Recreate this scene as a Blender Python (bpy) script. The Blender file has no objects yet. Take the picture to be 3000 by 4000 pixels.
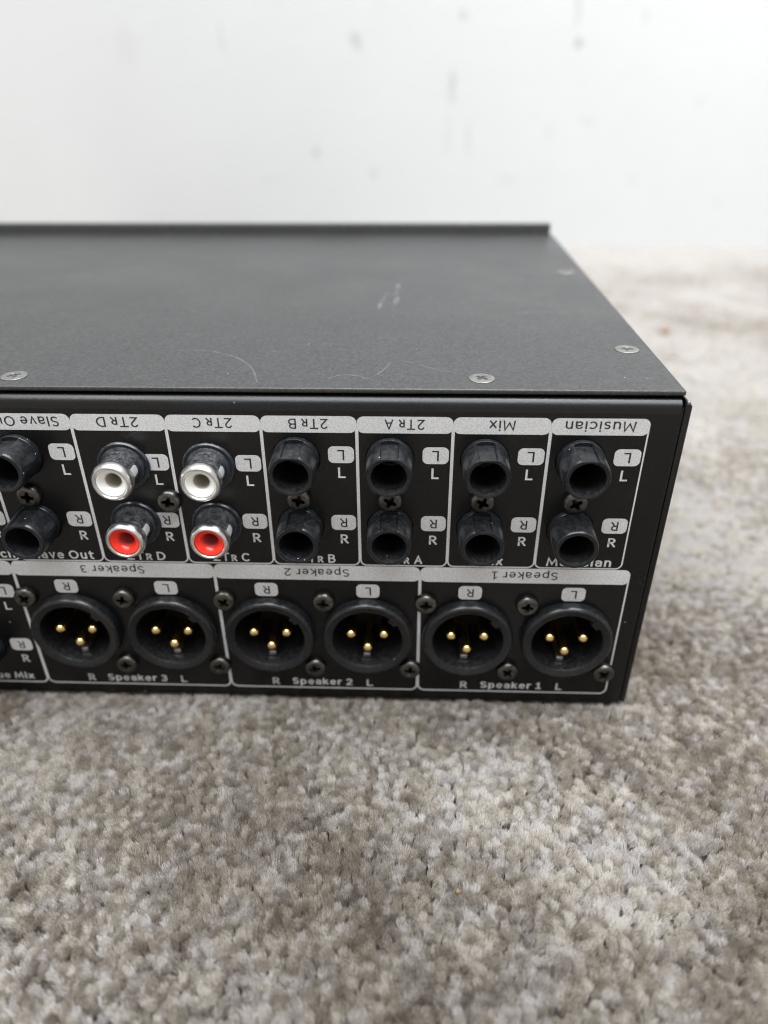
import bpy, bmesh, math, random
from math import radians, sin, cos, pi
from mathutils import Vector
import numpy as np

random.seed(7)
rng = np.random.default_rng(11)
SC = bpy.context.scene
COL = SC.collection
MM = 0.001

# ---------------------------------------------------------------- camera
cam_d = bpy.data.cameras.new('camera')
cam = bpy.data.objects.new('camera', cam_d)
COL.objects.link(cam)
cam.location = (-0.06146, -0.14781, 0.14901)
cam.rotation_euler = (radians(58.81), radians(0.308), radians(1.968))
cam_d.sensor_fit = 'VERTICAL'
cam_d.sensor_height = 8.471
cam_d.sensor_width = 6.353
cam_d.lens = 6.0
cam_d.clip_start = 0.005
cam_d.clip_end = 20
cam_d.dof.use_dof = True
cam_d.dof.focus_distance = 0.167
cam_d.dof.aperture_fstop = 1.65
SC.camera = cam

# ---------------------------------------------------------------- room light
world = bpy.data.worlds.new('World')
SC.world = world
world.use_nodes = True
bg = world.node_tree.nodes['Background']
bg.inputs[0].default_value = (1.0, 0.985, 0.97, 1)
bg.inputs[1].default_value = 0.60

def lamp(name, loc, target, sx, sy, energy, color, spread=180):
    d = bpy.data.lights.new(name, 'AREA')
    d.shape = 'RECTANGLE'
    d.size, d.size_y = sx, sy
    d.energy = energy
    d.color = color
    d.spread = radians(spread)
    o = bpy.data.objects.new(name, d)
    COL.objects.link(o)
    o.location = loc
    o.rotation_euler = (Vector(target) - Vector(loc)).to_track_quat('-Z', 'Y').to_euler()
    return o

# fill lamp added to brighten the far carpet, a broad light panel overhead above the photographer
lamp('far_carpet_fill', (0.44, 0.20, 1.30), (0.42, 0.27, 0.0), 0.8, 0.3, 5.0, (0.95, 0.975, 1.0), 75)
lamp('ceiling_panel', (-0.10, -0.42, 1.75), (-0.1, -0.10, 0.0), 2.2, 1.0, 72.0, (0.93, 0.965, 1.0))

SC.cycles.filter_width = 1.15
SC.view_settings.view_transform = 'Standard'
SC.view_settings.look = 'None'
SC.view_settings.exposure = 0.06
SC.view_settings.gamma = 1.0

# ---------------------------------------------------------------- helpers
def mesh_obj(name, verts, faces, mat, parent=None, smooth=False, mm=True):
    me = bpy.data.meshes.new(name)
    s = MM if mm else 1.0
    me.from_pydata([(v[0]*s, v[1]*s, v[2]*s) for v in verts], [], faces)
    me.update()
    return link(name, me, mat, parent, smooth)

def link(name, me, mat, parent=None, smooth=False):
    if mat is not None and not me.materials:
        me.materials.append(mat)
    if smooth:
        for p in me.polygons:
            p.use_smooth = True
        try:
            me.set_sharp_from_angle(angle=radians(38))
        except Exception:
            pass
    o = bpy.data.objects.new(name, me)
    COL.objects.link(o)
    if parent is not None:
        o.parent = parent
    return o

def bm_mesh(name, bm, scale=MM):
    bmesh.ops.scale(bm, vec=(scale,)*3, verts=bm.verts)
    me = bpy.data.meshes.new(name)
    bm.to_mesh(me)
    bm.free()
    return me

def lathe(profile, seg=56, angles=None, rfun=None):
    """Revolve (r, y) about the Y axis; angle 0 = +X, 90 = +Z."""
    if angles is None:
        angles = [2*pi*i/seg for i in range(seg)]
    n = len(angles)
    verts, faces, rows = [], [], []
    for (r, y) in profile:
        if r < 1e-6:
            rows.append([len(verts)])
            verts.append((0, y, 0))
        else:
            row = []
            for a in angles:
                rr = rfun(r, y, a) if rfun else r
                row.append(len(verts))
                verts.append((rr*cos(a), y, rr*sin(a)))
            rows.append(row)
    for A, B in zip(rows[:-1], rows[1:]):
        for i in range(n):
            j = (i+1) % n
            if len(A) == 1:
                faces.append((A[0], B[i], B[j]))
            elif len(B) == 1:
                faces.append((A[i], B[0], A[j]))
            else:
                faces.append((A[i], B[i], B[j], A[j]))
    return verts, faces

def lathe_mesh(name, profile, mat, seg=56, angles=None, rfun=None):
    v, f = lathe(profile, seg, angles, rfun)
    me = bpy.data.meshes.new(name)
    me.from_pydata([(a*MM, b*MM, c*MM) for a, b, c in v], [], f)
    bm = bmesh.new(); bm.from_mesh(me)
    bmesh.ops.recalc_face_normals(bm, faces=bm.faces)
    bm.to_mesh(me); bm.free()
    me.materials.append(mat)
    for p in me.polygons:
        p.use_smooth = True
    me.set_sharp_from_angle(angle=radians(35))
    return me

def slab(name, x0, x1, y0, y1, z0, z1, mat, parent, bev=0.3, seg=2):
    bm = bmesh.new()
    bmesh.ops.create_cube(bm, size=1)
    for v in bm.verts:
        v.co = ((x0+x1)/2 + v.co.x*(x1-x0), (y0+y1)/2 + v.co.y*(y1-y0), (z0+z1)/2 + v.co.z*(z1-z0))
    if bev:
        bmesh.ops.bevel(bm, geom=bm.edges[:], offset=bev, segments=seg, affect='EDGES', profile=0.5)
    return link(name, bm_mesh(name, bm), mat, parent, smooth=True)

def rrect(cx, cz, w, h, r, n=6):
    pts = []
    for (sx, sz, a0) in ((1, 1, 0), (-1, 1, 90), (-1, -1, 180), (1, -1, 270)):
        for i in range(n+1):
            a = radians(a0 + 90*i/n)
            pts.append((cx + sx*(w/2-r) + r*cos(a), cz + sz*(h/2-r) + r*sin(a)))
    return pts

# ---------------------------------------------------------------- materials
def mat_new(name):
    m = bpy.data.materials.new(name)
    m.use_nodes = True
    nt = m.node_tree
    b = nt.nodes['Principled BSDF']
    return m, nt, b

def node(nt, t, **kw):
    n = nt.nodes.new(t)
    for k, v in kw.items():
        setattr(n, k, v)
    return n

def noise(nt, vec, scale, detail=3, rough=0.55):
    n = node(nt, 'ShaderNodeTexNoise')
    n.inputs['Scale'].default_value = scale
    n.inputs['Detail'].default_value = detail
    n.inputs['Roughness'].default_value = rough
    nt.links.new(vec, n.inputs['Vector'])
    return n.outputs['Fac']

def ramp(nt, fac, stops):
    r = node(nt, 'ShaderNodeValToRGB')
    el = r.color_ramp.elements
    while len(el) > 1:
        el.remove(el[-1])
    el[0].position, el[0].color = stops[0][0], stops[0][1]
    for p, c in stops[1:]:
        e = el.new(p); e.color = c
    nt.links.new(fac, r.inputs['Fac'])
    return r.outputs['Color']

def g(v):
    return (v, v, v, 1)

def math_n(nt, op, a, b=None, clamp=False):
    m = node(nt, 'ShaderNodeMath', operation=op, use_clamp=clamp)
    for i, x in enumerate((a, b)):
        if x is None:
            continue
        if isinstance(x, (int, float)):
            m.inputs[i].default_value = x
        else:
            nt.links.new(x, m.inputs[i])
    return m.outputs[0]

def mixc(nt, fac, a, b, blend='MIX'):
    m = node(nt, 'ShaderNodeMix', data_type='RGBA', blend_type=blend)
    for sock, x in ((m.inputs[0], fac), (m.inputs[6], a), (m.inputs[7], b)):
        if isinstance(x, (int, float)):
            sock.default_value = x
        elif isinstance(x, tuple):
            sock.default_value = x
        else:
            nt.links.new(x, sock)
    return m.outputs[2]

def bump(nt, b, height, dist, strength=1.0):
    n = node(nt, 'ShaderNodeBump')
    n.inputs['Strength'].default_value = strength
    n.inputs['Distance'].default_value = dist
    nt.links.new(height, n.inputs['Height'])
    nt.links.new(n.outputs[0], b.inputs['Normal'])

def pos(nt):
    return node(nt, 'ShaderNodeNewGeometry').outputs['Position']

def paint(name, col, rough, bscale, bdist, dust=0.0, specks=0.0, spec=0.5, dustcol=(0.30, 0.28, 0.25, 1)):
    """Black powder coat / moulded plastic with fine relief, settled dust and stray specks."""
    m, nt, b = mat_new(name)
    P = pos(nt)
    c = mixc(nt, noise(nt, P, 60, 4), tuple(x*0.8 for x in col)+(1,), tuple(x*1.25 for x in col)+(1,))
    c = mixc(nt, ramp(nt, noise(nt, P, 1250, 2, 0.6), [(0.40, g(0)), (0.66, g(1))]), c, tuple(min(1, x*1.8) for x in col)+(1,))
    if dust > 0:
        nz = node(nt, 'ShaderNodeSeparateXYZ')
        nt.links.new(node(nt, 'ShaderNodeNewGeometry').outputs['True Normal'], nz.inputs[0])
        up = math_n(nt, 'MULTIPLY', nz.outputs['Z'], 1.0, True)
        d = ramp(nt, noise(nt, P, 900, 5, 0.7), [(0.42, g(0)), (0.72, g(1))])
        f = math_n(nt, 'MULTIPLY', math_n(nt, 'MULTIPLY', up, d), dust, True)
        c = mixc(nt, f, c, dustcol)
    if specks > 0:
        v = node(nt, 'ShaderNodeTexVoronoi', feature='F1')
        v.inputs['Scale'].default_value = 620
        nt.links.new(P, v.inputs['Vector'])
        sp = node(nt, 'ShaderNodeSeparateColor')
        nt.links.new(v.outputs['Color'], sp.inputs[0])
        dot = math_n(nt, 'LESS_THAN', v.outputs['Distance'], 0.11)
        few = math_n(nt, 'LESS_THAN', sp.outputs[0], specks)
        c = mixc(nt, math_n(nt, 'MULTIPLY', math_n(nt, 'MULTIPLY', dot, few), sp.outputs[1]), c, (0.4, 0.38, 0.36, 1))
    nt.links.new(c, b.inputs['Base Color'])
    rr = ramp(nt, noise(nt, P, 35, 5), [(0.3, g(rough*0.85)), (0.7, g(min(1, rough*1.15)))])
    nt.links.new(rr, b.inputs['Roughness'])
    b.inputs['Specular IOR Level'].default_value = spec
    bump(nt, b, noise(nt, P, bscale, 2), bdist)
    return m

M = {}
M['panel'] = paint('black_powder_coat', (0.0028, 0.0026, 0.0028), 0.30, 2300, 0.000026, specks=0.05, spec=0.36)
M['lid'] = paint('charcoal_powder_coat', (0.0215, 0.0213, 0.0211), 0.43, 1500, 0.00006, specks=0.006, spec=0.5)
M['plastic'] = paint('black_jack_plastic', (0.0052, 0.0062, 0.0076), 0.27, 900, 0.000008, dust=0.08, specks=0.08, spec=0.42)
M['xlrplastic'] = paint('black_connector_plastic', (0.0056, 0.0060, 0.0068), 0.27, 1300, 0.000006, dust=0.07, specks=0.03, spec=0.42)
M['rcaplastic'] = paint('black_rca_plastic', (0.012, 0.0145, 0.0185), 0.26, 900, 0.00001, dust=0.42, specks=0.10)
M['hole'] = paint('shaded_bore_plastic', (0.004, 0.004, 0.004), 0.6, 900, 0.00001)  # shade deep in the bores, put into a darker plastic colour

def metal(name, col, rough, bscale=900, bdist=0.00002, var=0.25):
    m, nt, b = mat_new(name)
    P = pos(nt)
    f = noise(nt, P, 500, 5, 0.65)
    c = mixc(nt, ramp(nt, f, [(0.35, g(0)), (0.65, g(1))]), tuple(x*(1-var) for x in col)+(1,), tuple(min(1, x*(1+var)) for x in col)+(1,))
    nt.links.new(c, b.inputs['Base Color'])
    b.inputs['Metallic'].default_value = 1.0
    b.inputs['Roughness'].default_value = rough
    bump(nt, b, noise(nt, P, bscale, 3), bdist)
    return m

M['gold'] = metal('gold_plating', (0.95, 0.68, 0.28), 0.20, var=0.08)
M['nickel'] = metal('satin_nickel', (0.70, 0.69, 0.68), 0.28, bdist=0.000003, var=0.05)
M['screw'] = metal('dark_zinc', (0.115, 0.112, 0.100), 0.34, var=0.35)
M['lidscrew'] = metal('grey_zinc', (0.25, 0.245, 0.232), 0.50, var=0.2)
M['tab'] = metal('tinned_contact', (0.75, 0.68, 0.64), 0.28, var=0.1)

def silver_print():
    m, nt, b = mat_new('silver_ink')
    P = pos(nt)
    f = noise(nt, P, 3200, 3, 0.7)
    c = mixc(nt, ramp(nt, f, [(0.35, g(0)), (0.65, g(1))]), (0.50, 0.50, 0.505, 1), (0.74, 0.74, 0.745, 1))
    nt.links.new(c, b.inputs['Base Color'])
    b.inputs['Metallic'].default_value = 0.25
    b.inputs['Roughness'].default_value = 0.5
    bump(nt, b, f, 0.00004)
    return m
M['silver'] = silver_print()

def plain(name, col, rough, sss=0.0):
    m, nt, b = mat_new(name)
    P = pos(nt)
    c = mixc(nt, noise(nt, P, 300, 4), tuple(x*0.93 for x in col)+(1,), tuple(min(1, x*1.05) for x in col)+(1,))
    nt.links.new(c, b.inputs['Base Color'])
    b.inputs['Roughness'].default_value = rough
    if sss:
        b.inputs['Subsurface Weight'].default_value = sss
        b.inputs['Subsurface Radius'].default_value = (0.001, 0.0008, 0.0006)
        b.inputs['Subsurface Scale'].default_value = 0.5
    return m
M['ink'] = plain('black_ink', (0.012, 0.012, 0.012), 0.55)
M['white'] = plain('white_insulator', (0.84, 0.83, 0.80), 0.25)
M['red'] = plain('red_insulator', (0.86, 0.028, 0.010), 0.25)
M['whitehole'] = plain('cream_bore', (0.50, 0.47, 0.38), 0.4)
M['redhole'] = plain('pink_bore', (0.55, 0.10, 0.09), 0.4)
M['strip'] = plain('grey_contact', (0.34, 0.34, 0.33), 0.45)
M['crumb'] = plain('brown_crumb', (0.20, 0.12, 0.06), 0.8)

def scratch_mat():
    m, nt, b = mat_new('pale_scuff')
    b.inputs['Base Color'].default_value = (0.36, 0.36, 0.35, 1)
    b.inputs['Roughness'].default_value = 0.7
    P = pos(nt)
    a = ramp(nt, noise(nt, P, 240, 4, 0.7), [(0.38, g(0)), (0.7, g(0.24))])
    nt.links.new(a, b.inputs['Alpha'])
    return m
M['scratch'] = scratch_mat()

# paler brushed pile, with the brighter far light put into the colour: (x, y, half width, half depth, strength) in mm
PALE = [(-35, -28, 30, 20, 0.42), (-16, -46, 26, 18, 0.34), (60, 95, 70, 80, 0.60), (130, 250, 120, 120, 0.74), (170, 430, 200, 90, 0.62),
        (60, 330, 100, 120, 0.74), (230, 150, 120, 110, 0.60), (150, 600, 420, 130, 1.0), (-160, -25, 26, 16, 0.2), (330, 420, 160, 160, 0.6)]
def carpet_mats():
    # pile: mottled taupe / grey / cream yarn, each tuft its own shade
    m, nt, b = mat_new('carpet_yarn')
    P = pos(nt)
    off = node(nt, 'ShaderNodeVectorMath', operation='ADD')
    off.inputs[1].default_value = (0.31, 0.17, 0)
    nt.links.new(P, off.inputs[0])
    P = off.outputs[0]
    big = noise(nt, P, 19, 4, 0.6)
    mid = noise(nt, P, 150, 3, 0.6)
    fine = noise(nt, P, 480, 2, 0.5)
    rnd = node(nt, 'ShaderNodeObjectInfo').outputs['Random']
    s = math_n(nt, 'ADD', math_n(nt, 'ADD', math_n(nt, 'MULTIPLY', big, 0.40), 0.16), math_n(nt, 'MULTIPLY', mid, 0.36))
    s = math_n(nt, 'ADD', s, math_n(nt, 'MULTIPLY', fine, 0.22))
    sh = node(nt, 'ShaderNodeAttribute', attribute_name='shade').outputs['Fac']
    s = math_n(nt, 'ADD', s, math_n(nt, 'ADD', math_n(nt, 'MULTIPLY', rnd, 0.33), -0.005))
    s = math_n(nt, 'ADD', s, math_n(nt, 'MULTIPLY', sh, 0.14))
    sep = node(nt, 'ShaderNodeSeparateXYZ')
    wob = node(nt, 'ShaderNodeTexNoise')
    wob.inputs['Scale'].default_value = 30
    wob.inputs['Detail'].default_value = 4
    P0 = pos(nt)
    nt.links.new(P0, wob.inputs['Vector'])
    woff = node(nt, 'ShaderNodeVectorMath', operation='MULTIPLY_ADD')
    nt.links.new(wob.outputs['Color'], woff.inputs[0])
    woff.inputs[1].default_value = (0.05, 0.05, 0)
    nt.links.new(P0, woff.inputs[2])
    nt.links.new(woff.outputs[0], sep.inputs[0])
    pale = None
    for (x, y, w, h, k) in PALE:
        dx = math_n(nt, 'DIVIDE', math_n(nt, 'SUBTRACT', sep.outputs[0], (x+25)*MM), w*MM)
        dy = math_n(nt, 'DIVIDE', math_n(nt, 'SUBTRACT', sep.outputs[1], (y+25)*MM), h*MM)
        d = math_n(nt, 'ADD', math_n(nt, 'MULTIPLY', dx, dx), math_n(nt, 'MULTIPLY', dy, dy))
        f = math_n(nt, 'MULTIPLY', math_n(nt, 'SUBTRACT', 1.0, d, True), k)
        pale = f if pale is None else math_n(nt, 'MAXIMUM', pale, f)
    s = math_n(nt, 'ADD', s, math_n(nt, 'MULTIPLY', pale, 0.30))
    c = ramp(nt, s, [(0.58, (0.270, 0.228, 0.181, 1)), (0.77, (0.440, 0.392, 0.335, 1)),
                     (0.93, (0.62, 0.578, 0.522, 1)), (1.14, (0.80, 0.782, 0.757, 1))])
    tint = ramp(nt, noise(nt, P, 140, 2), [(0.38, (0.985, 0.98, 1.02, 1)), (0.62, (1.02, 1.0, 0.95, 1))])
    c = mixc(nt, 0.55, c, tint, 'MULTIPLY')
    nt.links.new(c, b.inputs['Base Color'])
    b.inputs['Roughness'].default_value = 0.62
    b.inputs['Specular IOR Level'].default_value = 0.25
    tr = node(nt, 'ShaderNodeBsdfTranslucent')
    nt.links.new(c, tr.inputs['Color'])
    mx = node(nt, 'ShaderNodeMixShader')
    mx.inputs[0].default_value = 0.36
    nt.links.new(b.outputs[0], mx.inputs[1])
    nt.links.new(tr.outputs[0], mx.inputs[2])
    nt.links.new(mx.outputs[0], nt.nodes['Material Output'].inputs['Surface'])
    # backing
    m2, nt2, b2 = mat_new('carpet_backing')
    P2 = pos(nt2)
    c2 = mixc(nt2, noise(nt2, P2, 200, 3), (0.26, 0.235, 0.20, 1), (0.40, 0.365, 0.32, 1))
    nt2.links.new(c2, b2.inputs['Base Color'])
    b2.inputs['Roughness'].default_value = 0.95
    return m, m2
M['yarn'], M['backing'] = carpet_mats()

# wall marks: (x, z, half width, half height, strength) in mm on the wall
MARKS = [(-113, 175, 5.5, 7.0, 0.30), (-110, 168, 3.5, 5.0, 0.22), (-26, 141, 3.2, 15, 0.30), (-25, 128, 4.0, 4.0, 0.22),
         (-28, 100, 3.0, 22, 0.10), (-9, 96, 3.2, 18, 0.13), (-19, 192, 4.5, 6.0, 0.22), (81, 196, 2.6, 17, 0.26),
         (84, 171, 4.2, 5.0, 0.42), (-153, 84, 4.2, 7.0, 0.24), (-98, 66, 4.5, 6.0, 0.16), (-233, 176, 2.4, 18, 0.14),
         (66, 100, 4.0, 6.0, 0.15), (200, 126, 6.0, 3.5, 0.14), (-200, 60, 14, 3.5, 0.06), (150, 60, 4.0, 5.0, 0.10),
         (100, 110, 9, 5, 0.09), (-320, 170, 14, 20, 0.06), (30, 60, 12, 5, 0.08), (140, 190, 3, 9, 0.12), (235, 40, 4, 6, 0.10)]
def wall_mat():
    m, nt, b = mat_new('painted_wall')
    P = pos(nt)
    sep = node(nt, 'ShaderNodeSeparateXYZ')
    wob = node(nt, 'ShaderNodeTexNoise')
    wob.inputs['Scale'].default_value = 160
    wob.inputs['Detail'].default_value = 4
    nt.links.new(P, wob.inputs['Vector'])
    off = node(nt, 'ShaderNodeVectorMath', operation='MULTIPLY_ADD')
    nt.links.new(wob.outputs['Color'], off.inputs[0])
    off.inputs[1].default_value = (0.008, 0, 0.008)
    nt.links.new(P, off.inputs[2])
    nt.links.new(off.outputs[0], sep.inputs[0])
    tot = None
    for (x, z, w, h, s) in MARKS:
        dx = math_n(nt, 'DIVIDE', math_n(nt, 'SUBTRACT', sep.outputs[0], (x+4)*MM), w*MM)
        dz = math_n(nt, 'DIVIDE', math_n(nt, 'SUBTRACT', sep.outputs[2], (z+4)*MM), h*MM)
        d = math_n(nt, 'ADD', math_n(nt, 'MULTIPLY', dx, dx), math_n(nt, 'MULTIPLY', dz, dz))
        f = math_n(nt, 'MULTIPLY', math_n(nt, 'SUBTRACT', 1.0, d, True), s*1.08)
        tot = f if tot is None else math_n(nt, 'ADD', tot, f, True)
    base = mixc(nt, noise(nt, P, 7, 5, 0.65), (0.560, 0.559, 0.557, 1), (0.612, 0.611, 0.609, 1))
    blot = ramp(nt, noise(nt, P, 24, 4, 0.7), [(0.60, g(0)), (0.85, g(0.10))])
    base = mixc(nt, blot, base, (0.40, 0.40, 0.375, 1))
    c = mixc(nt, tot, base, (0.12, 0.118, 0.115, 1))
    nt.links.new(c, b.inputs['Base Color'])
    b.inputs['Roughness'].default_value = 0.55
    bump(nt, b, noise(nt, P, 120, 4), 0.0006, 0.5)
    return m
M['wall'] = wall_mat()

# ---------------------------------------------------------------- setting
WALL_Y = 620
BACK_Z = -10.0      # carpet backing; the pile tips stand at about z = -1.8, the underside of the unit
FZ = BACK_Z+2.2                                       # dense base of the pile
fl = mesh_obj('floor', [(-1500, -1200, FZ), (1500, -1200, FZ), (1500, WALL_Y+20, FZ), (-1500, WALL_Y+20, FZ)], [(0, 1, 2, 3)], M['backing'])
fl['kind'] = 'structure'
fl['label'] = 'carpet backing under the grey pile'
wl = slab('wall', -1500, 1500, WALL_Y, WALL_Y+100, BACK_Z-5, 1400, M['wall'], None, bev=0)
wl['kind'] = 'structure'
wl['label'] = 'white painted wall with grey scuffs behind the unit'

UX0, UX1, UY1 = -440.0, 0.0, 181.0

def tuft_mesh(i):
    r = random.Random(100+i)
    verts, faces, shade = [], [], []
    for k in range(130):
        shade += [r.random()]*6
        a = r.uniform(0, 2*pi)
        rb = 0.66*math.sqrt(r.random())
        rt = 1.06*math.sqrt(r.random())
        bx, by = rb*cos(a), rb*sin(a)
        a2 = a + r.gauss(0, 0.35)
        tx, ty = rt*cos(a2), rt*sin(a2)
        L = 8.05 - 0.12*rt*rt + r.gauss(0, 0.27)
        w = r.uniform(0.035, 0.065)
        o = r.uniform(0, pi)
        wx, wy = w*cos(o), w*sin(o)
        c1 = (bx, by, 2.0)
        c2 = (bx*0.5+tx*0.5+r.gauss(0, .18), by*0.5+ty*0.5+r.gauss(0, .18), L*0.62)
        c3 = (tx, ty, L)
        n = len(verts)
        verts += [(c1[0]-wx, c1[1]-wy, c1[2]), (c1[0]+wx, c1[1]+wy, c1[2]),
                  (c2[0]-wx, c2[1]-wy, c2[2]), (c2[0]+wx, c2[1]+wy, c2[2]),
                  (c3[0]-wx*.45, c3[1]-wy*.45, c3[2]), (c3[0]+wx*.45, c3[1]+wy*.45, c3[2])]
        faces += [(n, n+1, n+3, n+2), (n+2, n+3, n+5, n+4)]
    me = bpy.data.meshes.new('carpet_tuft')
    me.from_pydata([(x*MM, y*MM, z*MM) for x, y, z in verts], [], faces)
    at = me.attributes.new('shade', 'FLOAT', 'POINT')
    at.data.foreach_set('value', shade)
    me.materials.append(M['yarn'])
    for p in me.polygons:
        p.use_smooth = True
    return me

def carpet_pile():
    # tuft positions: jittered rows over the floor
    sp = 1.18
    xs = np.arange(-350, 500, sp)
    ys = np.arange(-235, WALL_Y-1.0, sp*0.9)
    X, Y = np.meshgrid(xs, ys)
    X = X + (np.arange(len(ys)) % 2)[:, None]*sp*0.5
    X = X + rng.normal(0, 0.19, X.shape)
    Y = Y + rng.normal(0, 0.55, Y.shape)
    X, Y = X.ravel(), Y.ravel()
    def wave(lx, ly, ph):
        return np.sin(X/lx+ph)*np.cos(Y/ly+1.7*ph)
    und = 0.5*wave(23, 31, .4)+0.5*wave(11, 9.5, 2.1)+0.4*np.sin((X+Y)/17)
    sc = 1.0 + 0.03*und + rng.normal(0, 0.03, X.shape)
    under = (X > UX0-1) & (X < UX1+1) & (Y > -1) & (Y < UY1+1)
    sc = np.where(under, np.minimum(sc*0.86, 0.93), sc)
    near = (~under) & (X > UX0-4) & (X < UX1+4) & (Y > -4) & (Y < UY1+4)
    sc = np.where(near, np.minimum(sc, 1.04), sc)
    tx = 0.16*np.sin(X/41+Y/57)+0.12*np.sin(Y/19+X/90+1)+rng.normal(0, 0.03, X.shape)
    ty = 0.16*np.cos(X/53-Y/37)+0.12*np.sin(X/21+2)+rng.normal(0, 0.03, X.shape)
    tx = np.where(under, 0, tx); ty = np.where(under | near, 0, ty)
    n = len(X)
    me = bpy.data.meshes.new('carpet_pile')
    me.vertices.add(n)
    co = np.stack([X*MM, Y*MM, np.full(n, BACK_Z*MM)], 1)
    me.vertices.foreach_set('co', co.astype(np.float32).ravel())
    rot = np.stack([ty, tx, rng.uniform(0, 2*pi, n)], 1)
    a = me.attributes.new('rot', 'FLOAT_VECTOR', 'POINT'); a.data.foreach_set('vector', rot.astype(np.float32).ravel())
    a = me.attributes.new('size', 'FLOAT', 'POINT'); a.data.foreach_set('value', sc.astype(np.float32))
    a = me.attributes.new('pick', 'INT', 'POINT'); a.data.foreach_set('value', rng.integers(0, 6, n).astype(np.int32))
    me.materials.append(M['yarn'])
    o = bpy.data.objects.new('carpet_pile', me)
    COL.objects.link(o)
    ng = bpy.data.node_groups.new('pile', 'GeometryNodeTree')
    ng.interface.new_socket('Geometry', in_out='INPUT', socket_type='NodeSocketGeometry')
    ng.interface.new_socket('Geometry', in_out='OUTPUT', socket_type='NodeSocketGeometry')
    gi = ng.nodes.new('NodeGroupInput'); go = ng.nodes.new('NodeGroupOutput')
    m2p = ng.nodes.new('GeometryNodeMeshToPoints')
    iop = ng.nodes.new('GeometryNodeInstanceOnPoints')
    join = ng.nodes.new('GeometryNodeGeometryToInstance')
    L = ng.links.new
    for i in range(6):
        t = bpy.data.objects.new('carpet_tuft', tuft_mesh(i))     # shape data for the pile only
        oi = ng.nodes.new('GeometryNodeObjectInfo')
        oi.inputs['Object'].default_value = t
        L(oi.outputs['Geometry'], join.inputs[0])
    def attr(nm, typ):
        a = ng.nodes.new('GeometryNodeInputNamedAttribute'); a.data_type = typ
        a.inputs['Name'].default_value = nm
        return a.outputs['Attribute']
    L(gi.outputs[0], m2p.inputs['Mesh'])
    L(m2p.outputs[0], iop.inputs['Points'])
    L(join.outputs[0], iop.inputs['Instance'])
    iop.inputs['Pick Instance'].default_value = True
    L(attr('pick', 'INT'), iop.inputs['Instance Index'])
    e2r = ng.nodes.new('FunctionNodeEulerToRotation')
    L(attr('rot', 'FLOAT_VECTOR'), e2r.inputs[0])
    L(e2r.outputs[0], iop.inputs['Rotation'])
    L(attr('size', 'FLOAT'), iop.inputs['Scale'])
    L(iop.outputs[0], go.inputs[0])
    md = o.modifiers.new('pile', 'NODES'); md.node_group = ng
    o['kind'] = 'stuff'
    o['label'] = 'mottled grey beige cut pile of the carpet'
    o['category'] = 'carpet'
carpet_pile()

# ---------------------------------------------------------------- the rack unit
unit = bpy.data.objects.new('rack_unit', None)
COL.objects.link(unit)
unit.empty_display_size = 0.02
BASE = Vector((-0.220, 0.090, -0.0018))
unit.location = BASE
unit['label'] = 'black rack-mount audio controller with jacks, phono and three-pin sockets standing on carpet'
unit['category'] = 'audio unit'

def attach(o, parent, loc=None):
    """Parent while keeping coordinates given in scene millimetres."""
    o.parent = parent
    if parent is unit:
        o.location = (Vector(loc)*MM if loc is not None else Vector((0, 0, 0))) - BASE
    else:
        o.location = Vector(loc)*MM if loc is not None else Vector((0, 0, 0))
    return o

TOP_Z = 90.0
PX1 = -1.72                                            # right edge of the rear panel, beside the side sheet

# layout (mm): seven printed columns, three speaker boxes and the cue box
X0, PITCH = -8.4, 21.54
cols = [X0 - k*PITCH for k in range(9)]               # right edges
JX = lambda k: cols[k] - PITCH/2 - 3.35
JL, JR = 73.5, 55.1
SPX, SPP = -5.93, 52.12
XZ = 21.45
xlr_c = []
for k in range(3):
    xc = SPX - k*SPP - SPP/2
    xlr_c += [(xc + 12.55, XZ), (xc - 13.25, XZ)]
jack_c = [(JX(k), z, k) for k in (0, 1, 2, 3, 6, 7) for z in (JL, JR)] + [(-176.8, 33.0, 9), (-176.8, 14.8, 9)]
rca_c = [(-107.5, 71.2, 'white'), (-107.5, 55.5, 'red'), (-127.4, 71.2, 'white'), (-127.4, 55.5, 'red')]

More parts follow.
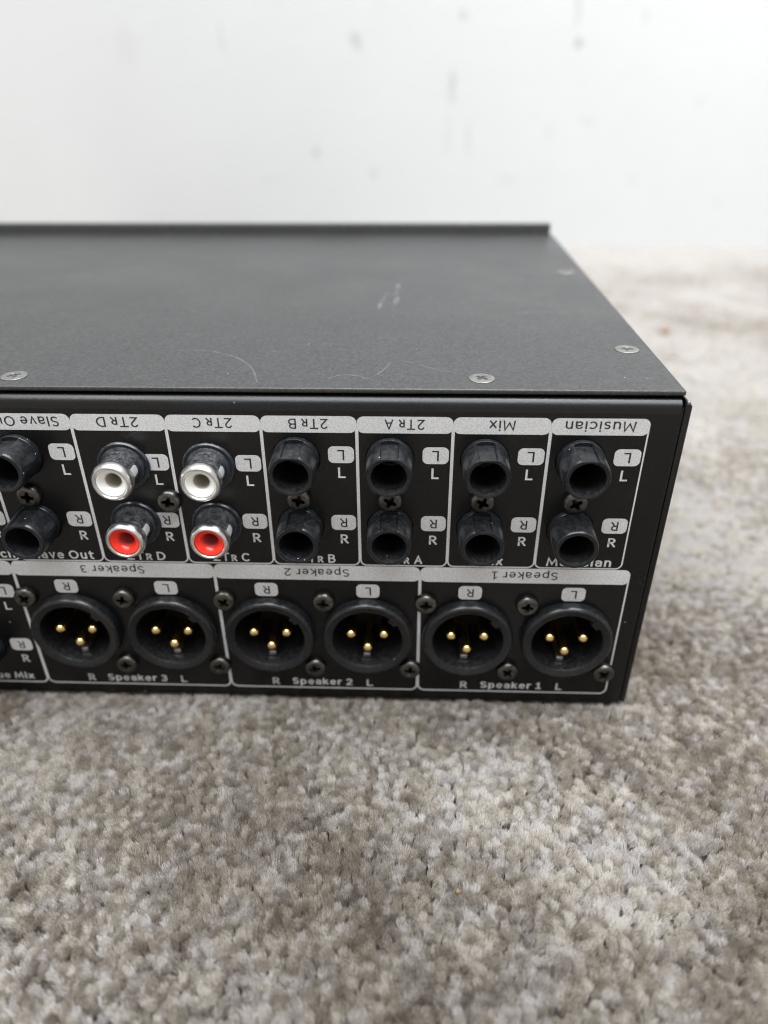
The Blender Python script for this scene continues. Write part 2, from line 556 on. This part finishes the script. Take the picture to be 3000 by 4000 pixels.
def rear_panel():
    bm = bmesh.new()
    edges = []
    def loop(pts):
        vs = [bm.verts.new((x, 0, z)) for x, z in pts]
        for i in range(len(vs)):
            edges.append(bm.edges.new((vs[i], vs[(i+1) % len(vs)])))
    zt = 85.25
    RB = 3.2
    loop([(UX0+2, -1.8), (PX1-0.5, -1.8), (PX1-0.5, zt), (UX0+2, zt)])
    def circ(cx, cz, r, n):
        loop([(cx+r*cos(2*pi*i/n), cz+r*sin(2*pi*i/n)) for i in range(n)])
    for x, z in xlr_c: circ(x, z, 10.8, 40)
    for x, z, k in jack_c: circ(x, z, 5.65, 28)
    for x, z, c in rca_c: circ(x, z, 4.9, 28)
    bmesh.ops.triangle_fill(bm, use_beauty=True, use_dissolve=False, edges=edges, normal=(0, -1, 0))
    # top bend into a flange under the lid
    prof = [(0, zt)] + [(RB-RB*cos(radians(a)), zt+RB*sin(radians(a))) for a in range(6, 91, 6)] + [(14, zt+RB)]
    rows = [[bm.verts.new((UX0+2, y, z)), bm.verts.new((PX1-0.5, y, z))] for y, z in prof]
    for A, B in zip(rows[:-1], rows[1:]):
        f = bm.faces.new((A[0], A[1], B[1], B[0])); f.smooth = True
    # right edge roll
    pr = [(0, 0)] + [(0.5*sin(radians(a)), 0.5-0.5*cos(radians(a))) for a in (30, 60, 90)] + [(0.5, 6)]
    rows = [[bm.verts.new((PX1-0.5+dx, y, -1.8)), bm.verts.new((PX1-0.5+dx, y, zt+1.6))] for dx, y in pr]
    for A, B in zip(rows[:-1], rows[1:]):
        f = bm.faces.new((A[0], B[0], B[1], A[1])); f.smooth = True
    # hole rims: give the sheet its thickness
    bmesh.ops.remove_doubles(bm, verts=bm.verts, dist=0.0005)
    be = [e for e in bm.edges if e.is_boundary and all(abs(v.co.y) < 1e-6 and -1.7 < v.co.z < 85.1 and v.co.x > UX0+3 and v.co.x < PX1-1 for v in e.verts)]
    ex = bmesh.ops.extrude_edge_only(bm, edges=be)
    for v in [x for x in ex['geom'] if isinstance(x, bmesh.types.BMVert)]:
        v.co.y = 1.5
    return bm_mesh('rear_panel', bm)

rp = link('rear_panel', rear_panel(), M['panel'])
attach(rp, unit)
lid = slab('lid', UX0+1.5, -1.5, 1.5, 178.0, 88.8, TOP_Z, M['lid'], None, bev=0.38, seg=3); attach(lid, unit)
def side(name, x0, x1):
    o = slab(name, x0, x1, 0.25, 177.8, -1.8, 88.3, M['panel'], None, bev=0.45, seg=3); attach(o, unit)
    for v in o.data.vertices:                          # folded corner runs down towards the outside
        out = (v.co.x-x0*MM)/((x1-x0)*MM)
        out = out if x1 == 0.0 else 1-out
        if v.co.z > 0.086:
            v.co.z -= 0.0013*max(0, out)**1.5
side('side_panel', -1.65, 0.0)
side('side_panel', UX0, UX0+1.65)
attach(slab('base_plate', UX0+1.7, -1.7, 1.7, 177.8, -1.75, -0.4, M['panel'], None, bev=0.2), unit)
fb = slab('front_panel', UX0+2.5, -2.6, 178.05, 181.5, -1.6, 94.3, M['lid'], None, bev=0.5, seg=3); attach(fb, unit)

chip = slab('paint_chip', -1.45, -0.6, 0.1, 1.1, 87.2, 88.2, M['lidscrew'], None, bev=0.35, seg=3); attach(chip, unit)

# ---- printing on the rear panel: box outlines, tags, lettering
INK1, INK2, INK3 = -0.03, -0.06, -0.09

def flat_poly(name, pts, y, mat):
    o = mesh_obj(name, [(x, y, z) for x, z in pts], [tuple(range(len(pts)))], mat)
    return attach(o, rp)

def outline(x0, x1, z0, ztop, w=0.36, r=1.7):
    """U-shaped printed rule: left side, rounded bottom, right side."""
    outer, inner = [], []
    n = 7
    outer.append((x0, ztop)); inner.append((x0+w, ztop))
    for i in range(n+1):
        a = radians(180+90*i/n)
        outer.append((x0+r+r*cos(a), z0+r+r*sin(a))); inner.append((x0+r+(r-w)*cos(a), z0+r+(r-w)*sin(a)))
    for i in range(n+1):
        a = radians(270+90*i/n)
        outer.append((x1-r+r*cos(a), z0+r+r*sin(a))); inner.append((x1-r+(r-w)*cos(a), z0+r+(r-w)*sin(a)))
    outer.append((x1, ztop)); inner.append((x1-w, ztop))
    k = len(outer)
    v = [(x, INK1, z) for x, z in outer] + [(x, INK1, z) for x, z in inner]
    f = [(i, i+1, k+i+1, k+i) for i in range(k-1)]
    attach(mesh_obj('printed_outline', v, f, M['silver']), rp)

def tag_box(cx, cz, w=5.95, h=4.25, r=1.25):
    flat_poly('label_tag', rrect(cx, cz, w, h, r), INK2, M['silver'])

def ARC(cx, cy, rx, ry, a0, a1, n=9):
    return [(cx+rx*cos(radians(a0+(a1-a0)*i/n)), cy+ry*sin(radians(a0+(a1-a0)*i/n))) for i in range(n+1)]

# humanist sans letters as pen strokes (cap height 1, x-height 0.72): strokes, width
GLYPHS = {
 'L': ([[(0, 1), (0, 0), (.45, 0)]], .45),
 'R': ([[(0, 0), (0, 1), (.26, 1)] + ARC(.26, .74, .25, .26, 80, -90) + [(.02, .48)], [(.25, .46), (.56, 0)]], .56),
 'M': ([[(0, 0), (.09, 1), (.43, .18), (.77, 1), (.86, 0)]], .86),
 'T': ([[(0, 1), (.62, 1)], [(.31, .95), (.31, 0)]], .62),
 'A': ([[(0, 0), (.33, 1), (.66, 0)], [(.14, .32), (.52, .32)]], .66),
 'B': ([[(0, .54), (0, 1), (.28, 1)] + ARC(.28, .77, .22, .23, 80, -90) + [(.02, .54)], [(0, .54), (0, 0), (.3, 0)] + ARC(.3, .27, .27, .27, -80, 90) + [(.2, .54)]], .57),
 'C': ([ARC(.38, .5, .38, .5, 52, 308, 16)], .62),
 'D': ([[(0, .5), (0, 1), (.22, 1)] + ARC(.22, .5, .45, .5, 80, -80, 14) + [(.2, 0), (0, 0), (0, .5)]], .67),
 'O': ([ARC(.4, .5, .4, .5, 90, 450, 22)], .8),
 'S': ([ARC(.26, .755, .25, .245, 42, 255) + ARC(.26, .25, .26, .25, 75, -142)], .52),
 '1': ([[(.02, .8), (.22, 1), (.22, 0)], [(0, 0), (.42, 0)]], .42),
 '2': ([ARC(.25, .73, .25, .27, 155, -32) + [(0, 0), (.53, 0)]], .53),
 '3': ([ARC(.24, .765, .22, .235, 140, -80), ARC(.22, .265, .27, .265, 85, -140)], .5),
 'p': ([[(0, -.30), (0, .72)], ARC(.25, .36, .25, .36, 180, 540, 18)], .5),
 'e': ([[(.03, .39), (.49, .39)] + ARC(.25, .36, .25, .36, 8, 312, 16)], .5),
 'a': ([ARC(.21, .50, .23, .22, 148, 10) + [(.44, .40), (.44, 0)], [(.42, .42), (.22, .42)] + ARC(.2, .21, .2, .21, 95, 280) + [(.40, .10)]], .44),
 'k': ([[(0, 0), (0, 1)], [(.40, .72), (.03, .33)], [(.14, .43), (.44, 0)]], .44),
 'r': ([[(0, 0), (0, .72)], ARC(.24, .42, .24, .30, 170, 78, 6)], .31),
 'u': ([[(0, .72)] + ARC(.21, .24, .21, .24, 180, 300) + [(.42, .16)], [(.44, .72), (.44, 0)]], .44),
 's': ([ARC(.19, .54, .18, .18, 42, 250) + ARC(.19, .18, .19, .18, 70, -142)], .38),
 'i': ([[(0, 0), (0, .72)], [(0, .98), (0, 1.02)]], 0),
 'c': ([ARC(.28, .36, .28, .36, 52, 308, 14)], .45),
 'n': ([[(0, 0), (0, .72)], ARC(.22, .47, .22, .25, 170, 0) + [(.44, 0)]], .44),
 'h': ([[(0, 0), (0, 1)], ARC(.22, .47, .22, .25, 170, 0) + [(.44, 0)]], .44),
 'x': ([[(0, .72), (.45, 0)], [(0, 0), (.45, .72)]], .45),
 'l': ([[(0, 0), (0, 1)]], 0),
 'v': ([[(0, .72), (.22, 0), (.44, .72)]], .44),
 't': ([[(.13, .95)] + ARC(.30, .16, .17, .16, 180, 275, 5), [(0, .72), (.34, .72)]], .34),
 'w': ([[(0, .72), (.17, 0), (.35, .62), (.53, 0), (.70, .72)]], .70),
}

def ribbon(pts, t):
    P = [Vector(p) for p in pts]
    Q = [P[0]]
    for p in P[1:]:
        if (p-Q[-1]).length > 1e-4:
            Q.append(p)
    P = Q
    closed = (P[0]-P[-1]).length < 1e-3
    if closed:
        P = P[:-1]
    n = len(P)
    if not closed:                                     # square pen ends
        P[0] = P[0] - (P[1]-P[0]).normalized()*t*0.5
        P[-1] = P[-1] + (P[-1]-P[-2]).normalized()*t*0.5
    V, F = [], []
    for i in range(n):
        if closed:
            d0, d1 = (P[i]-P[i-1]).normalized(), (P[(i+1) % n]-P[i]).normalized()
        else:
            d0 = (P[i]-P[i-1]).normalized() if i else (P[1]-P[0]).normalized()
            d1 = (P[i+1]-P[i]).normalized() if i < n-1 else d0
        n0, n1 = Vector((-d0.y, d0.x)), Vector((-d1.y, d1.x))
        m = n0+n1
        m = m.normalized() if m.length > 1e-3 else n0
        k = t*0.5/max(0.42, m.dot(n0))
        V += [P[i]+m*k, P[i]-m*k]
    for i in range(n if closed else n-1):
        j = (i+1) % n
        F.append((2*i, 2*i+1, 2*j+1, 2*j))
    return V, F

_cache = {}
def text_shape(txt, t, small):
    V, F, x, lay = [], [], 0.0, 0
    for ci, ch in enumerate(txt):
        if ch == ' ':
            x += 0.30
            continue
        k = 1.0
        if ci in small:
            ch, k = ch.upper(), 0.74
        strokes, w = GLYPHS[ch]
        for st in strokes:
            v, f = ribbon([(x+px*k, py*k) for px, py in st], t)
            n = len(V)
            lay += 1
            V += [(p.x, p.y, (lay % 4)*0.003) for p in v]
            F += [tuple(i+n for i in q) for q in f]
        x += w*k + 0.20 + t
    return V, F

def text(txt, cx, zbase, width, cap, mat, flip=False, weight=0.13, y=INK3, small=()):
    """Lettering centred on cx. zbase: baseline (the upper edge when flip turns it upside down)."""
    key = (txt, weight, small)
    if key not in _cache:
        V, F = text_shape(txt, weight, small)
        xs = [v[0] for v in V]
        _cache[key] = (V, F, min(xs), max(xs))
    V, F, a, b = _cache[key]
    sx, sz = width/(b-a), cap/(1+weight)
    s = -1 if flip else 1
    vs = [(cx + s*(px-(a+b)/2)*sx, y-d, zbase + s*(py+weight/2)*sz) for px, py, d in V]
    return attach(mesh_obj('lettering', vs, F, mat), rp)

names = ['Musician', 'Mix', '2Tr A', '2Tr B', '2Tr C', '2Tr D', 'Slave Out', 'Switch']
widths = [15.4, 5.8, 9.1, 9.0, 9.1, 9.7, 16.2, 11.0]
for k, (nm, w) in enumerate(zip(names, widths)):
    x1, x0 = cols[k], cols[k]-PITCH
    xc = (x0+x1)/2
    outline(x0, x1, 43.75, 82.2)
    flat_poly('header_tag', rrect(xc, 82.1, PITCH-0.04, 4.05, 1.6), INK2, M['silver'])
    sm = (2,) if nm.startswith('2Tr') else ()
    text(nm, xc, 83.45, w, 2.45, M['ink'], flip=True, weight=0.135, small=sm)
    text(nm, xc + (3.9 if nm == 'Switch' else 0.0), 44.55, w*1.03, 2.5, M['silver'], weight=0.185, small=sm)
    tx = x1 - 3.72
    rca = k in (4, 5)
    zl = 72.15 if rca else 74.6
    tag_box(tx, zl); tag_box(tx, 56.4)
    text('L', tx-0.05, zl+1.25, 1.55, 2.6, M['ink'], flip=True, weight=0.15)
    text('R', tx-0.05, 57.6, 1.8, 2.5, M['ink'], flip=True, weight=0.15)
    text('L', tx, (66.2 if rca else 68.6), 1.7, 2.75, M['silver'], weight=0.185)
    text('R', tx+0.1, 50.4, 2.0, 2.6, M['silver'], weight=0.185)
for k in range(3):
    x1, x0 = SPX-k*SPP, SPX-(k+1)*SPP
    xc = (x0+x1)/2
    outline(x0, x1, 1.5, 41.6, w=0.40, r=2.0)
    flat_poly('header_tag', rrect(xc, 41.35, SPP-0.04, 4.5, 1.7), INK2, M['silver'])
    nm = 'Speaker %d' % (k+1)
    text(nm, xc, 42.6, 16.4, 2.35, M['ink'], flip=True, weight=0.135)
    text(nm, xc-0.3, 2.95, 16.7, 2.35, M['silver'], weight=0.185)
    for dx, ch in ((12.85, 'L'), (-13.25, 'R')):
        tag_box(xc+dx, 35.8)
        text(ch, xc+dx, 37.0, 1.6 if ch == 'L' else 1.8, 2.5, M['ink'], flip=True, weight=0.15)
        text(ch, xc+dx, 2.75, 1.7 if ch == 'L' else 2.0, 2.45, M['silver'], weight=0.185)
cx1, cx0 = SPX-3*SPP, SPX-3*SPP-PITCH
outline(cx0, cx1, 1.5, 41.6, w=0.40, r=2.0)
flat_poly('header_tag', rrect((cx0+cx1)/2, 41.35, PITCH-0.04, 4.5, 1.7), INK2, M['silver'])
text('Cue Mix', (cx0+cx1)/2, 42.6, 12.5, 2.35, M['ink'], flip=True, weight=0.135)
text('Cue Mix', -172.6, 2.95, 13.0, 2.35, M['silver'], weight=0.185)
for ch, zt_, zb_ in (('L', 34.0, 27.7), ('R', 15.6, 9.3)):
    tag_box(-166.7, zt_)
    text(ch, -166.7, zt_+1.2, 1.6 if ch == 'L' else 1.8, 2.5, M['ink'], flip=True, weight=0.15)
    text(ch, -166.7, zb_, 1.7 if ch == 'L' else 2.0, 2.6, M['silver'], weight=0.185)

# ---- screws
def cross_head(name, R, h, flat, mat):
    """Screw head, axis along -Y (outwards), with a cross recess."""
    bm = bmesh.new()
    n = 28
    if flat:
        prof = [(R*0.8, 1.2), (R, 0.0), (R, -0.10), (R*0.95, -0.16)]
        rt, yt = R*0.72, -0.20
    else:
        prof = [(R, 0.2), (R, -h*0.45), (R*0.97, -h*0.68), (R*0.88, -h*0.88), (R*0.76, -h*0.98)]
        rt, yt = R*0.66, -h
    rows = [[bm.verts.new((r*cos(2*pi*i/n), y, r*sin(2*pi*i/n))) for i in range(n)] for r, y in prof + [(rt, yt)]]
    for A, B in zip(rows[:-1], rows[1:]):
        for i in range(n):
            bm.faces.new((A[i], B[i], B[(i+1) % n], A[(i+1) % n])).smooth = True
    top = rows[-1]
    w, L = R*0.15, R*0.52
    q = w*1.25
    cr = [(L, w*.8), (q, q), (w*.8, L), (-w*.8, L), (-q, q), (-L, w*.8), (-L, -w*.8), (-q, -q), (-w*.8, -L), (w*.8, -L), (q, -q), (L, -w*.8)]
    cv = [bm.verts.new((x, yt, z)) for x, z in cr]
    ce = [bm.edges.new((cv[i], cv[(i+1) % 12])) for i in range(12)]
    te = [bm.edges.get((top[i], top[(i+1) % n])) for i in range(n)]
    bmesh.ops.triangle_fill(bm, use_beauty=True, use_dissolve=False, edges=ce+te, normal=(0, -1, 0))
    cd = [bm.verts.new((x*0.62, yt+h*0.75+0.5, z*0.62)) for x, z in cr]
    for i in range(12):
        bm.faces.new((cv[i], cd[i], cd[(i+1) % 12], cv[(i+1) % 12]))
    bm.faces.new(cd)
    bmesh.ops.recalc_face_normals(bm, faces=bm.faces)
    me = bm_mesh(name, bm)
    me.materials.append(mat)
    return me

pan = cross_head('screw', 2.95, 1.9, False, M['screw'])
csk = cross_head('screw', 2.95, 0.6, True, M['lidscrew'])

def place(name, me, parent, loc, rot=(0, 0, 0)):
    o = bpy.data.objects.new(name, me)
    COL.objects.link(o)
    attach(o, parent, loc)
    o.rotation_euler = rot
    return o

for k in (0, 1, 2, 3, 6, 7):
    place('screw', pan, unit, (JX(k)+0.1, 0.0, 63.2), (0, random.uniform(0, pi), 0))
place('screw', pan, unit, (-118.1, 0.0, 62.2), (0, 0.25, 0))
for i, (x, z) in enumerate(xlr_c):
    place('screw', pan, unit, (x-11.15, 0.0, z+11.1), (0, random.uniform(0, pi/2), 0))
    place('screw', pan, unit, (x+11.35, 0.0, z-11.35), (0, random.uniform(0, pi/2), 0))
for i, (x, y) in enumerate([(-45.1, 8.1), (-152.0, 7.6), (-259, 7.8), (-366, 8.0), (-7.6, 28.9), (-8.0, 110.5), (-432.4, 28.9), (-432, 110.5)]):
    s = place('screw', csk, unit, (x, y, TOP_Z+0.02), (radians(-90), 0, random.uniform(0, 1.5)))

# ---- quarter-inch jacks
def jack_mesh(keyed=True):
    hw = radians(23)
    ang = []
    cuts = [pi/2-hw, pi/2+hw, 3*pi/2-radians(17), 3*pi/2+radians(17)] if keyed else []
    for i in range(60):
        ang.append(2*pi*i/60)
    for c in cuts:
        ang += [c-0.012, c+0.012]
    ang = sorted(set(round(a, 4) for a in ang))
    prof = [(5.45, 2.0), (5.45, -1.15), (5.38, -1.3), (5.36, -1.32), (5.25, -4), (5.12, -8.2), (5.0, -8.65), (4.8, -8.85),
            (4.25, -8.85), (3.98, -8.75), (3.85, -8.4), (3.78, -6.6), (3.7, 4), (3.2, 4.2), (3.2, 22), (0, 22)]
    def rf(r, y, a):
        if not keyed or y > -1.31 or r < 4.0 or y > 0:
            return r
        if abs(a-pi/2) < hw:
            d = abs(a-pi/2)/hw
            return min(r, 4.42/max(0.6, cos((a-pi/2)*0.8)))
        if abs(a-3*pi/2) < radians(17) and y < -3.9:
            return min(r, 4.8)
        return r
    me = lathe_mesh('phone_jack', prof, M['plastic'], angles=ang, rfun=rf)
    me.materials.append(M['hole'])
    for p in me.polygons:
        if math.hypot(p.center.x, p.center.z) < 3.81*MM and p.center.y > -6.7*MM:
            p.material_index = 1
    return me
jm, jm_plain = jack_mesh(True), jack_mesh(False)
for (x, z, k) in jack_c:
    plainj = (k == 0 and z < 60)
    o = place('phone_jack', jm_plain if plainj else jm, unit, (x, 0.0, z), (0, random.uniform(-0.06, 0.06), 0))
    if plainj:
        o['label'] = 'smooth rounded jack barrel without a notch'

# ---- phono sockets
rca_b = lathe_mesh('phono_socket', [(4.85, 3), (4.85, -0.05), (6.15, -0.08), (6.15, -0.55), (5.9, -0.85), (5.55, -0.85), (5.4, -0.7), (5.1, -0.7),
                                    (5.0, -1.15), (4.7, -1.35), (4.45, -1.5), (4.36, -2.4), (4.3, -6.6), (3.4, -6.6), (3.4, 2)], M['rcaplastic'])
rca_r = lathe_mesh('metal_rim', [(4.3, -6.3), (4.5, -6.35), (4.68, -6.8), (4.72, -7.5), (4.62, -8.3), (4.35, -8.85), (4.0, -9.1), (3.72, -9.08),
                                 (3.5, -8.85), (3.46, -8.4)], M['nickel'])
rca_i = {}
for c in ('white', 'red'):
    me = lathe_mesh('insulator', [(3.47, -8.55), (3.3, -8.72), (3.05, -8.66), (2.4, -8.0), (2.0, -7.55), (1.86, -7.3), (1.78, -6.9), (1.74, -1.0), (0, -1.0)], M[c], seg=48)
    me.materials.append(M[c+'hole'])
    for p in me.polygons:
        if math.hypot(p.center.x, p.center.z) < 1.83*MM:
            p.material_index = 1
    rca_i[c] = me
def strip_mesh():
    v, f = [], []
    A = [radians(a) for a in range(2, 31, 4)]
    for j, y in enumerate((-3.3, -3.8, -5.2, -6.3)):
        for i, a in enumerate(A):
            sq = 0.55 if j == 0 else 1.0
            aa = radians(16)+(a-radians(16))*sq
            v.append((4.42*cos(aa), y, 4.42*sin(aa)))
    n = len(A)
    for j in range(3):
        for i in range(n-1):
            f.append((j*n+i, j*n+i+1, (j+1)*n+i+1, (j+1)*n+i))
    me = bpy.data.meshes.new('contact_strip')
    me.from_pydata([(a*MM, b*MM, c*MM) for a, b, c in v], [], f)
    me.materials.append(M['strip'])
    return me
strip = strip_mesh()
for (x, z, c) in rca_c:
    o = place('phono_socket', rca_b, unit, (x, 0.0, z))
    o['label'] = '%s-centred phono socket with silver rim' % c
    place('metal_rim', rca_r, o, (0, 0, 0))
    place('insulator', rca_i[c], o, (0, 0, 0))
    place('contact_strip', strip, o, (0, 0, 0))

# ---- three-pin sockets
def xlr_mesh():
    prof = [(10.75, 6), (10.75, -0.02), (11.9, -0.04), (11.9, -1.6), (11.75, -2.3), (11.4, -2.8), (11.05, -3.0), (10.8, -2.95), (10.55, -2.85),
            (9.6, -2.6), (9.3, -2.45), (9.15, -2.1), (9.1, 1.0), (9.05, 15), (0, 15)]
    key = radians(42)
    ang = sorted(set([round(2*pi*i/72, 4) for i in range(72)] + [round(key+d, 4) for d in (-0.14, -0.125, 0.125, 0.14)]))
    def rf(r, y, a):
        if r < 9.7 and y > -2.61 and y < 14.9 and abs(a-key) < 0.13:
            return r-0.95
        return r
    me = lathe_mesh('three_pin_socket', prof, M['xlrplastic'], angles=ang, rfun=rf)
    me.materials.append(M['hole'])
    for p in me.polygons:
        if p.center.y > 14.8*MM:
            p.material_index = 1
    return me
xm = xlr_mesh()
pin = lathe_mesh('pin', [(1.34, 15), (1.34, -0.5), (1.26, -1.05), (0.97, -1.5), (0.58, -1.78), (0, -1.9)], M['gold'], seg=24)
for (x, z) in xlr_c:
    o = place('three_pin_socket', xm, unit, (x, 0.0, z))
    for px, pz in ((-4.4, 0.85), (4.4, 0.85), (0.0, -3.65)):
        place('pin', pin, o, (px, 0, pz))
    t = slab('contact_tab', -1.35, 0.55, 0.9, 8, -8.85, -7.45, M['tab'], None, bev=0.25)
    attach(t, o, (0, 0, 0))

# ---- scratches on the lid
def scratch(pts, w, z=TOP_Z+0.03):
    P = [Vector((x, y)) for x, y in pts]
    # smooth the path
    for _ in range(3):
        Q = [P[0]]
        for a, b in zip(P[:-1], P[1:]):
            Q += [a*0.75+b*0.25, a*0.25+b*0.75]
        Q.append(P[-1]); P = Q
    v, f = [], []
    for i, p in enumerate(P):
        d = (P[min(i+1, len(P)-1)]-P[max(i-1, 0)])
        d = Vector((-d.y, d.x)).normalized() * w * 0.5 * (0.5+0.5*sin(pi*i/(len(P)-1))+0.15*random.random())
        v += [(p.x+d.x, p.y+d.y, z), (p.x-d.x, p.y-d.y, z)]
    for i in range(len(P)-1):
        f.append((2*i, 2*i+1, 2*i+3, 2*i+2))
    attach(mesh_obj('scratch', v, f, M['scratch']), lid)
scratch([(-123.6, 25.4), (-114.8, 27.4), (-105.1, 23.2), (-98.4, 15.1), (-95.4, 4.7)], 0.45)
scratch([(-80.0, 6.4), (-77.8, 10.1), (-72.4, 9.5), (-71.2, 6.6), (-67.2, 12.8), (-65.9, 19.7), (-60.9, 19.0), (-55.5, 13.6), (-49.2, 11.4)], 0.40)
scratch([(-65.3, 94), (-65.4, 84), (-65.6, 76), (-66.0, 67)], 1.8)
scratch([(-68.5, 82), (-70, 74), (-70.6, 64)], 1.3)
scratch([(-37.0, 48.1), (-34.2, 53), (-32.2, 57.0)], 0.6)
scratch([(-31.2, 60.4), (-20, 61.8), (-5.9, 62.0)], 0.45)
scratch([(-69.5, 36.5), (-67, 36.8), (-64, 36)], 0.8)
scratch([(-95.5, 25.8), (-93.5, 25.2), (-92, 26)], 0.7)
scratch([(-3.9, 19.8), (-3.6, 19.9)], 0.5)

# ---- crumbs on the carpet
def crumb(loc, r, label, seed):
    rr = random.Random(seed)
    bm = bmesh.new()
    bmesh.ops.create_icosphere(bm, subdivisions=2, radius=r)
    for v in bm.verts:
        v.co *= 0.75+0.5*rr.random()
        v.co.z *= 0.7
    o = link('crumb', bm_mesh('crumb', bm), M['crumb'], None, smooth=True)
    o.location = Vector(loc)*MM
    o['label'] = label
    o['category'] = 'crumb'
    o['group'] = 'crumbs on the carpet'
crumb((110.5, 340, -1.2), 3.2, 'small brown crumb on the pale carpet between the unit and the wall', 3)
crumb((-49.5, -56.2, -1.6), 0.5, 'tiny orange-brown crumb on the carpet in front of the sockets', 5)
